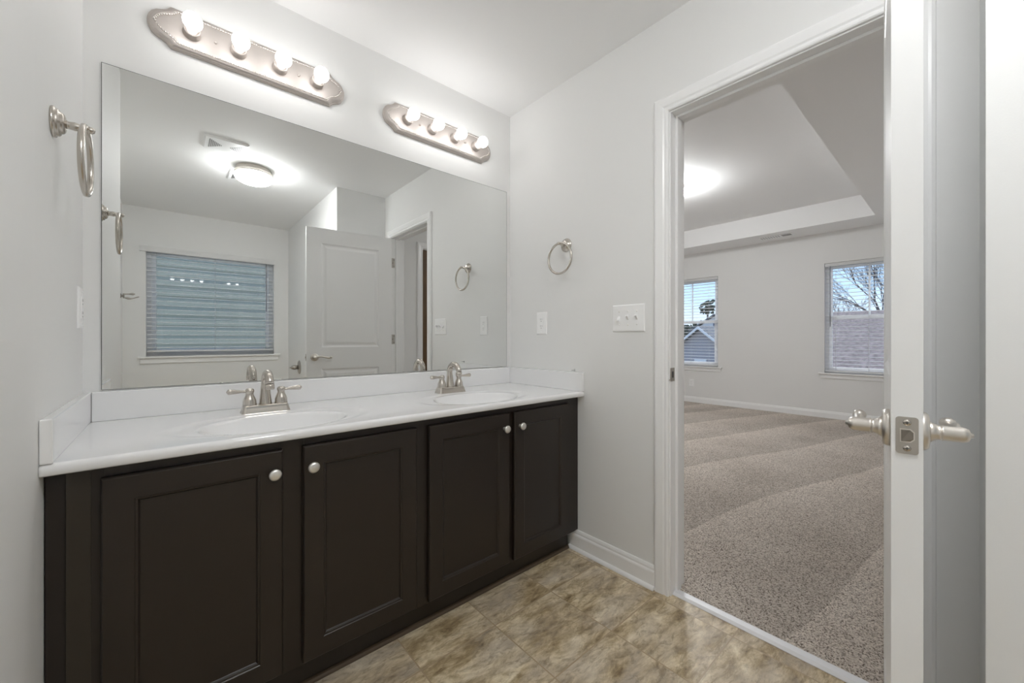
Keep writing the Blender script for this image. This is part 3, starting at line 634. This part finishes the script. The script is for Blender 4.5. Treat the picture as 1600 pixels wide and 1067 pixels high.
# ------------------------------------------------------------------ bathroom ceiling fixtures
cl = thing('ceiling_light', (-1.065, -1.915, H), 'round flush ceiling light with white glass dome and nickel rim', 'ceiling light')
b = MB(); b.lathe([(0, 0), (0.118, 0), (0.121, 0.006), (0.121, 0.014), (0.124, 0.018), (0.124, 0.030), (0.131, 0.036), (0.132, 0.052), (0.120, 0.056), (0, 0.056)], (-1.065, -1.915, H), (0, 0, -1), 48); b.build('pan', M['nickel_soft'], cl)
b = MB(); pr = [(0.0, 0.054), (0.118, 0.054)] + [(0.133*math.cos(a)**0.75, 0.062+0.058*math.sin(a)) for a in [math.radians(x) for x in range(0, 90, 8)]] + [(0, 0.120)]
b.lathe(pr, (-1.065, -1.915, H), (0, 0, -1), 48); b.build('glass_shade', M['dome'], cl)
def vent(name, x0, x1, y0, y1, z, label, tri=True, dark='greyslot', cat='vent'):
    v = thing(name, ((x0+x1)/2, (y0+y1)/2, z), label, cat, 'ceiling vents'); w, h = x1-x0, y1-y0
    b = MB(); rows = []
    for i, d in ((0, 0), (0, 0.004), (0.008, 0.010), (0.010, 0.0105)):
        rows.append([(x0+i, y0+i, z-d), (x1-i, y0+i, z-d), (x1-i, y1-i, z-d), (x0+i, y1-i, z-d)])
    b.quadgrid(rows, closed_u=True); b.face(rows[-1]); b.build('grille', M['plastic'], v)
    n = 8
    for s in (-1, 1):
        b = MB()
        for k in range(n):
            x = (x0+x1)/2 + s*w*(0.09+0.30*(k+0.5)/n); hh = h*0.40*((k+1)/n if tri else 1)*0.85
            b.box((x-0.0032, (y0+y1)/2-hh, z-0.0108), (x+0.0032, (y0+y1)/2+hh, z-0.0114))
        b.build('louver_bank', M[dark], v)
    return v
vent('ceiling_vent', -1.402, -1.152, -1.697, -1.480, H, 'white ceiling vent with fine grey slots, further from the window')
vent('ceiling_vent', -1.212, -0.965, -2.26, -2.01, H, 'white ceiling vent with dark slots partly hidden by the dome light', True, 'slot')
# bedroom vent on the soffit
v = thing('ceiling_vent', (4.86, -0.10, HB), 'long narrow white vent on the bedroom ceiling border', 'vent', 'ceiling vents')
b = MB(); b.box((4.80, -0.30, HB), (4.95, 0.12, HB-0.007), 0.003); b.build('grille', M['plastic'], v)
b = MB()
for y0, y1 in ((-0.27, -0.16),): b.box((4.825, y0, HB-0.0068), (4.925, y1, HB-0.0078))
b.build('slots', M['greyslot'], v)
b = MB()
for k in range(8): b.box((4.825, -0.13+0.03*k, HB-0.0068), (4.925, -0.117+0.03*k, HB-0.0078))
b.build('louver_shade_bars', mat('vent_shadow_line', (0.45, 0.45, 0.46), 0.5, var=0.03), v)  # grey bars: shade between the vent blades, put into the colour
# bedroom ceiling light
bx, by = 2.70, 0.333
bl = thing('ceiling_light', (bx, by, HT), 'bright bowl light with dark base on the bedroom ceiling, partly hidden by the door casing', 'ceiling light')
b = MB(); b.lathe([(0, 0), (0.130, 0), (0.135, 0.01), (0.125, 0.045), (0, 0.05)], (bx, by, HT), (0, 0, -1), 32); b.build('pan', M['bronze'], bl)
b = MB(); b.lathe([(0, 0.046), (0.122, 0.046), (0.150, 0.075), (0.146, 0.095), (0.12, 0.125), (0.07, 0.147), (0, 0.155)], (bx, by, HT), (0, 0, -1), 32); b.build('glass_shade', M['bed_dome'], bl)

# ------------------------------------------------------------------ robe hook and tub valve (seen in the mirror)
hk = thing('robe_hook', (XF, -3.50, 1.495), 'small nickel double robe hook on the alcove wall beside the window', 'hook')
b = MB(); b.lathe([(0, 0), (0.024, 0), (0.022, 0.006), (0.012, 0.010), (0.010, 0.03), (0, 0.032)], (XF, -3.50, 1.495), (1, 0, 0), 20); b.build('mount', M['steel'], hk)
b = MB(); pts = [Vector((XF+0.02+0.085*t, -3.50, 1.512+0.006*t)) for t in [i/8 for i in range(9)]]; b.tube(pts, [0.008, 0.006, 0.005, 0.005, 0.006, 0.009, 0.012, 0.011, 0.004], 10); b.build('prong', M['steel'], hk)
b = MB(); pts = [Vector((XF+0.02+0.115*t, -3.50, 1.478-0.016*math.sin(t*PI*1.5)*t+0.0)) for t in [i/10 for i in range(11)]]; b.tube(pts, [0.006, 0.006, 0.009, 0.011, 0.010, 0.007, 0.005, 0.005, 0.005, 0.006, 0.004], 10); b.build('prong', M['steel'], hk)
sv = thing('tub_valve', (XP, -3.19, 0.757), 'round brushed nickel tub valve with stepped knob on the alcove side wall', 'valve')
b = MB(); b.lathe([(0, 0), (0.078, 0), (0.078, 0.003), (0.070, 0.008), (0.03, 0.014), (0.0, 0.015)], (XP, -3.19, 0.757), (-1, 0, 0), 36); b.build('escutcheon', M['steel'], sv)
b = MB(); b.lathe([(0, 0.012), (0.024, 0.012), (0.022, 0.035), (0.026, 0.038), (0.026, 0.062), (0.020, 0.068), (0.020, 0.080), (0.008, 0.086), (0.006, 0.10), (0, 0.102)], (XP, -3.19, 0.757), (-1, 0, 0), 24); b.build('knob', M['steel'], sv)

# ------------------------------------------------------------------ windows and blinds
def window(name, a0, a1, z0, z1, P, label, muntin=False, hung=True, apron=0.055):
    """P(a, z, d): d into the room (negative = outwards)"""
    org = P((a0+a1)/2, z0, 0); w = thing(name, org, label, 'window', kind='structure')
    def bx(b, x0, x1, c0, c1, d0, d1, bev=0.002): b.box(P(x0, c0, d0), P(x1, c1, d1), bev)
    b = MB(); f = 0.042
    bx(b, a0, a0+f, z0, z1, -0.105, -0.05); bx(b, a1-f, a1, z0, z1, -0.105, -0.05); bx(b, a0+f, a1-f, z1-f, z1, -0.105, -0.05); bx(b, a0+f, a1-f, z0, z0+f, -0.105, -0.05)
    b.build('window_frame', M['vinyl'], w)
    g = 0.034; zm = (z0+z1)/2
    def sash(nm, c0, c1, d0, d1, mun):
        b = MB(); x0, x1 = a0+f+0.001, a1-f-0.001
        bx(b, x0, x0+g, c0, c1, d0, d1); bx(b, x1-g, x1, c0, c1, d0, d1); bx(b, x0+g, x1-g, c0, c0+g, d0, d1); bx(b, x0+g, x1-g, c1-g, c1, d0, d1)
        s = b.build(nm, M['vinyl'], w)
        b = MB(); bx(b, x0+g-0.004, x1-g+0.004, c0+g-0.004, c1-g+0.004, (d0+d1)/2-0.002, (d0+d1)/2+0.002, 0); b.build('pane', M['glass'], s)
        if mun:
            b = MB(); xm = (x0+x1)/2; bx(b, xm-0.009, xm+0.009, c0+g, c1-g, d0+0.004, d1-0.004, 0.001); b.build('muntin', M['vinyl'], s)
    if hung:
        sash('upper_sash', zm-0.012, z1-f-0.001, -0.100, -0.078, muntin); sash('lower_sash', z0+f+0.001, zm+0.022, -0.076, -0.054, False)
    else: sash('sash', z0+f+0.001, z1-f-0.001, -0.095, -0.06, False)
    b = MB(); bx(b, a0-0.065, a1+0.065, z0-0.020, z0-0.0005, -0.0, 0.034, 0.004); bx(b, a0+0.0005, a1-0.0005, z0-0.0185, z0, -0.10, -0.0005, 0); b.build('sill', M['trim'], w)
    b = MB(); bx(b, a0-0.045, a1+0.045, z0-0.020-apron, z0-0.0205, 0.0, 0.013, 0.003); b.build('apron', M['trim'], w)
    return w
def blind(a0, a1, z0, z1, P, label, tilt=0.0, pitch=0.0445, valance=None, wand_a=None, cords=(), sd=0.048, dc=-0.026, raise_=0.0):
    org = P((a0+a1)/2, z1, 0); w = thing('window_blind', org, label, 'blind', 'white slatted window blinds')
    if valance:
        v0, v1 = valance; b = MB(); b.box(P(v0, z1-0.045, 0.0005), P(v1, z1+0.012, 0.018), 0.004)
        b.box(P(v0, z1-0.045, 0.0), P(v0+0.012, z1+0.012, 0.017), 0.0); b.build('valance', M['blind'], w)
    b = MB(); b.box(P(a0+0.004, z1-0.045, dc-0.024), P(a1-0.004, z1-0.002, dc+0.024), 0.002); b.build('headrail', M['blind'], w)
    b = MB(); zz = z1-0.065
    while zz > z0+0.045+raise_:
        prof = []
        for k in range(5):
            q = (k/4-0.5)*sd; prof.append((q*math.cos(tilt), q*math.sin(tilt)+0.0032*(1-(2*k/4-1)**2)))
        o2 = [(q, c+0.0034) for q, c in prof] + [(q, c) for q, c in prof[::-1]]
        b.prism(o2, lambda q, c: P(a0+0.006, zz+c, dc+q), lambda q, c: P(a1-0.006, zz+c, dc+q)); zz -= pitch
    b.build('slats', M['blind'], w)
    b = MB(); b.box(P(a0+0.006, z0+0.012+raise_, dc-0.026), P(a1-0.006, z0+0.030+raise_, dc+0.026), 0.003); b.build('bottom_rail', M['blind'], w)
    for t in cords:
        b = MB(); x = a0+(a1-a0)*t
        for d in (-0.0255, 0.0255): b.tube([P(x, z1-0.045, dc+d), P(x, z0+0.03+raise_, dc+d)], 0.0011, 5)
        b.build('ladder_cord', M['cord'], w)
    if wand_a is not None:
        x = a0+(a1-a0)*wand_a[0]; b = MB(); b.tube([P(x, z1-0.04, 0.008), P(x, z1-0.06, 0.012), P(x, z1-wand_a[1], 0.012)], [0.002, 0.004, 0.004], 6); b.build('wand', M['wand'], w)
    return w
PB = lambda a, z, d: Vector((a, YW+d, z))
window('window_1', BWX0, BWX1, BWZ0, BWZ1, PB, 'bathroom window with white blind, reflected in the mirror', hung=False)
blind(BWX0+0.002, BWX1-0.002, BWZ0+0.002, BWZ1-0.002, PB, 'wide white blind with valance on the bathroom window', tilt=-0.08, valance=(-1.803, -0.588), wand_a=(0.93, 0.62), cords=(0.07, 0.5, 0.93), raise_=0.03)
PBR = lambda a, z, d: Vector((XB-d, a, z))
wr0, wr1 = win_far
window('window_2', wr0[0], wr0[1], wr0[2], wr0[3], PBR, 'bedroom window with bare trees outside, beside the open door', True)
blind(wr0[0]+0.002, wr0[1]-0.002, wr0[2]+0.002, wr0[3]-0.002, PBR, 'white slatted blind on the bedroom window facing bare trees', pitch=0.050, wand_a=(0.93, 0.86), cords=(0.12, 0.5, 0.87))
window('window_3', wr1[0], wr1[1], wr1[2], wr1[3], PBR, 'bedroom window facing a gabled house, beside the doorway jamb', True)
blind(wr1[0]+0.002, wr1[1]-0.002, wr1[2]+0.002, wr1[3]-0.002, PBR, 'white slatted blind on the bedroom window facing the gabled house', pitch=0.050, cords=(0.17, 0.5, 0.88))

# ------------------------------------------------------------------ outdoors
struct('ground', MB().box((5.6, -60, -3.4), (140, 90, -3.3)), M['ground'], 'brown winter ground outside the bedroom', 'ground')
def siding_face(b, x, y0, y1, z0, z1, step=0.14):
    z = z0
    while z < z1-1e-6:
        t = min(step, z1-z); b.box((x, y0, z), (x-0.012, y1, z+t*0.97)); z += step
# gabled neighbour through the left window
gx, gy, ga = 17.0, 6.18, 1.62
h1 = thing('house', (gx+4, gy, -3.3), 'grey-blue gabled house with white rake trim outside the left bedroom window', 'house')
hw = 2.9; sl = 0.83; ze = ga-hw*sl
b = MB(); b.prism([(-hw, -3.3), (hw, -3.3), (hw, ze), (0, ga-0.05), (-hw, ze)], lambda a, c: (gx, gy+a, c), lambda a, c: (gx+8, gy+a, c)); b.build('house_wall', M['siding'], h1)
b = MB(); z = -3.2
while z < ga-0.25:
    half = hw if z+0.13 < ze else max(0, (ga-0.1-z-0.13)/sl)
    if half > 0.05: b.box((gx-0.001, gy-half, z), (gx-0.016, gy+half, z+0.125))
    z += 0.15
b.build('siding', M['siding'], h1)
b = MB()
for s in (-1, 1):
    p = [(0, ga+0.08), (s*(hw+0.35), ga+0.08-(hw+0.35)*sl), (s*(hw+0.35), ga-0.06-(hw+0.35)*sl), (0, ga-0.06)]
    b.prism(p, lambda a, c: (gx-0.3, gy+a, c), lambda a, c: (gx+8.2, gy+a, c))
b.build('roof', M['shingle2'], h1)
b = MB()
for s in (-1, 1):
    p = [(0, ga+0.06), (s*(hw+0.33), ga+0.06-(hw+0.33)*sl), (s*(hw+0.33), ga-0.06-(hw+0.33)*sl), (0, ga-0.06)]
    b.prism(p, lambda a, c: (gx-0.31, gy+a, c), lambda a, c: (gx-0.36, gy+a, c))
b.build('rake_trim', M['white_out'], h1)
b = MB(); b.box((gx-0.01, gy-0.26, -1.3), (gx-0.06, gy+0.28, 0.16)); f = b.build('window', M['white_out'], h1)
b = MB(); b.box((gx-0.062, gy-0.17, -1.2), (gx-0.068, gy+0.19, 0.06)); b.build('pane', M['darkglass'], f)
# big shingled roof through the right window
h2 = thing('house', (18, -2.0, -3.3), 'low neighbouring house with broad mauve-grey shingle roof outside the right bedroom window', 'house')
b = MB(); b.prism([(12.6, -2.2), (23.0, 2.42), (23.0, 2.30), (12.6, -2.35)], lambda a, c: (a, -12.0, c), lambda a, c: (a, 2.8, c)); b.prism([(23.0, 2.42), (33.4, -2.2), (33.4, -2.35), (23.0, 2.30)], lambda a, c: (a, -12.0, c), lambda a, c: (a, 2.8, c))
rf = b.build('roof', M['shingle'], h2)
b = MB(); b.prism([(13.4, -3.3), (32.6, -3.3), (32.6, -2.1), (23.0, 2.15), (13.4, -2.1)], lambda a, c: (a, -11.6, c), lambda a, c: (a, 2.5, c)); b.build('house_wall', M['siding'], h2)
b = MB(); b.tube([(18.2, -0.1, 0.05), (18.2, -0.1, 0.62)], 0.06, 8); b.build('roof_pipe', M['slot'], h2)
# far white gable
h3 = thing('house', (42, 15.2, -3.3), 'distant white gabled house beyond the grey-blue house', 'house')
b = MB(); b.prism([(-2.4, -3.3), (1.6, -3.3), (1.6, 2.2), (-0.3, 3.45), (-2.2, 2.2), (-2.4, 2.2)], lambda a, c: (40, 15.0+a, c), lambda a, c: (46, 15.0+a, c)); b.build('house_wall', M['white_out'], h3)
b = MB(); b.prism([(-3.0, 2.0), (-0.3, 3.65), (2.3, 2.0), (2.3, 1.85), (-0.3, 3.5), (-3.0, 1.85)], lambda a, c: (39.7, 15.0+a, c), lambda a, c: (46.2, 15.0+a, c)); b.build('roof', M['shingle2'], h3)
b = MB(); b.box((39.98, 14.55, 2.3), (39.9, 14.85, 2.75)); b.build('window', M['darkglass'], h3)
# neighbour's wall outside the bathroom window
h4 = thing('house', (-1, -7.0, -3.3), 'pale teal-grey sided house wall close outside the bathroom window', 'house')
b = MB(); z = -3.3
while z < 3.6:
    b.prism([(0, 0), (0.02, 0), (0.004, 0.165), (0, 0.165)], lambda a, c: (-9, -7.0+a, z+c), lambda a, c: (7, -7.0+a, z+c)); z += 0.165
b.box((-9, -7.0, -3.3), (7, -8.0, 3.6)); b.build('house_wall', M['siding_teal'], h4)
# bare trees
def bare_tree(x, y, zb, h, seed, label, spread=0.55, lean=0.0, depth=6, r0=0.14, name='bare_tree'):
    R = random.Random(seed); t = thing(name, (x, y, zb), label, 'tree', 'bare trees outside the right bedroom window')
    tr = MB(); br = MB()
    def grow(mb, p, d, L, r, lev):
        n = 2; pts = [p]; q = p.copy(); dd = d.copy()
        for i in range(n):
            dd = (dd + Vector((R.uniform(-1, 1), R.uniform(-1, 1), R.uniform(-0.3, 0.7)))*0.12).normalized(); q = q + dd*L/n; pts.append(q.copy())
        mb.tube(pts, [r, r*0.82, r*0.66], 6 if lev < 2 else 3, caps=False)
        if lev >= depth: return
        k = 3
        for i in range(k):
            a = R.uniform(0, 2*PI); u, v = mb.ring_frame(dd); s = R.uniform(0.45, 1.0)*spread*1.2
            nd = (dd + (u*math.cos(a)+v*math.sin(a))*s + Vector((0, 0, 0.10))).normalized()
            grow(br, pts[-1 if i == 0 else R.choice((1, 2))], nd, L*R.uniform(0.62, 0.86), max(r*0.60, 0.011), lev+1)
    grow(tr, Vector((x, y, zb)), Vector((0, lean, 1)).normalized(), h*0.30, r0, 0)
    tr.build('trunk', M['bark'], t, recalc=False, merge=False); br.build('branches', M['bark'], t, recalc=False, merge=False)
bare_tree(64.0, 3.6, -3.3, 17.0, 3, 'taller bare tree rising at the right edge of the bedroom window', lean=0.04, r0=0.24, depth=7)
bare_tree(44.0, 5.2, -3.3, 7.6, 11, 'lower rounded bare tree in the middle of the right bedroom window', r0=0.15, depth=7, spread=0.6)
# pine and dark tree line through the left window
pn = thing('pine_tree', (60, 23.7, -3.3), 'round-topped dark pine above the roofs outside the left bedroom window', 'tree')
b = MB(); b.tube([(60, 23.7, -3.3), (60.1, 23.75, 3), (60, 23.7, 6.4)], [0.28, 0.2, 0.08], 8); b.build('trunk', M['bark'], pn)
b = MB(); R = random.Random(5)
def clump(b, c, r, R, n=26):
    for k in range(n):
        d = Vector((R.gauss(0, 1), R.gauss(0, 1), R.gauss(0, 0.7))).normalized()*r*R.uniform(0.3, 1)
        t = bmesh.new(); bmesh.ops.create_icosphere(t, subdivisions=1, radius=r*R.uniform(0.16, 0.34))
        for v in t.verts: v.co *= R.uniform(0.7, 1.3)
        b.merge(t, Matrix.Translation(Vector(c)+d))
for c, r in (((60, 23.7, 6.3), 0.9), ((60, 23.2, 5.6), 0.7), ((60, 24.3, 5.5), 0.8)): clump(b, c, r, R)
b.build('foliage', M['pine'], pn, recalc=False, merge=False)
tl = MB(); R = random.Random(9)
for k in range(46):
    tl.tube([(66, 15+0.75*k*0.6, -3.31), (66, 15+0.75*k*0.6, 1.5)], 0.12, 5)
    clump(tl, (66+R.uniform(-2, 2), 15+0.75*k*0.6, 1.2+R.uniform(0, 1.9)), R.uniform(0.9, 1.5), R, 10)
o = tl.build('treeline', M['pine'], recalc=False, merge=False); tag(o, 'dark band of distant trees beyond the roofs outside the left bedroom window', 'trees', None, 'stuff')
for o in bpy.data.objects:
    if '_local' in o: del o['_local']
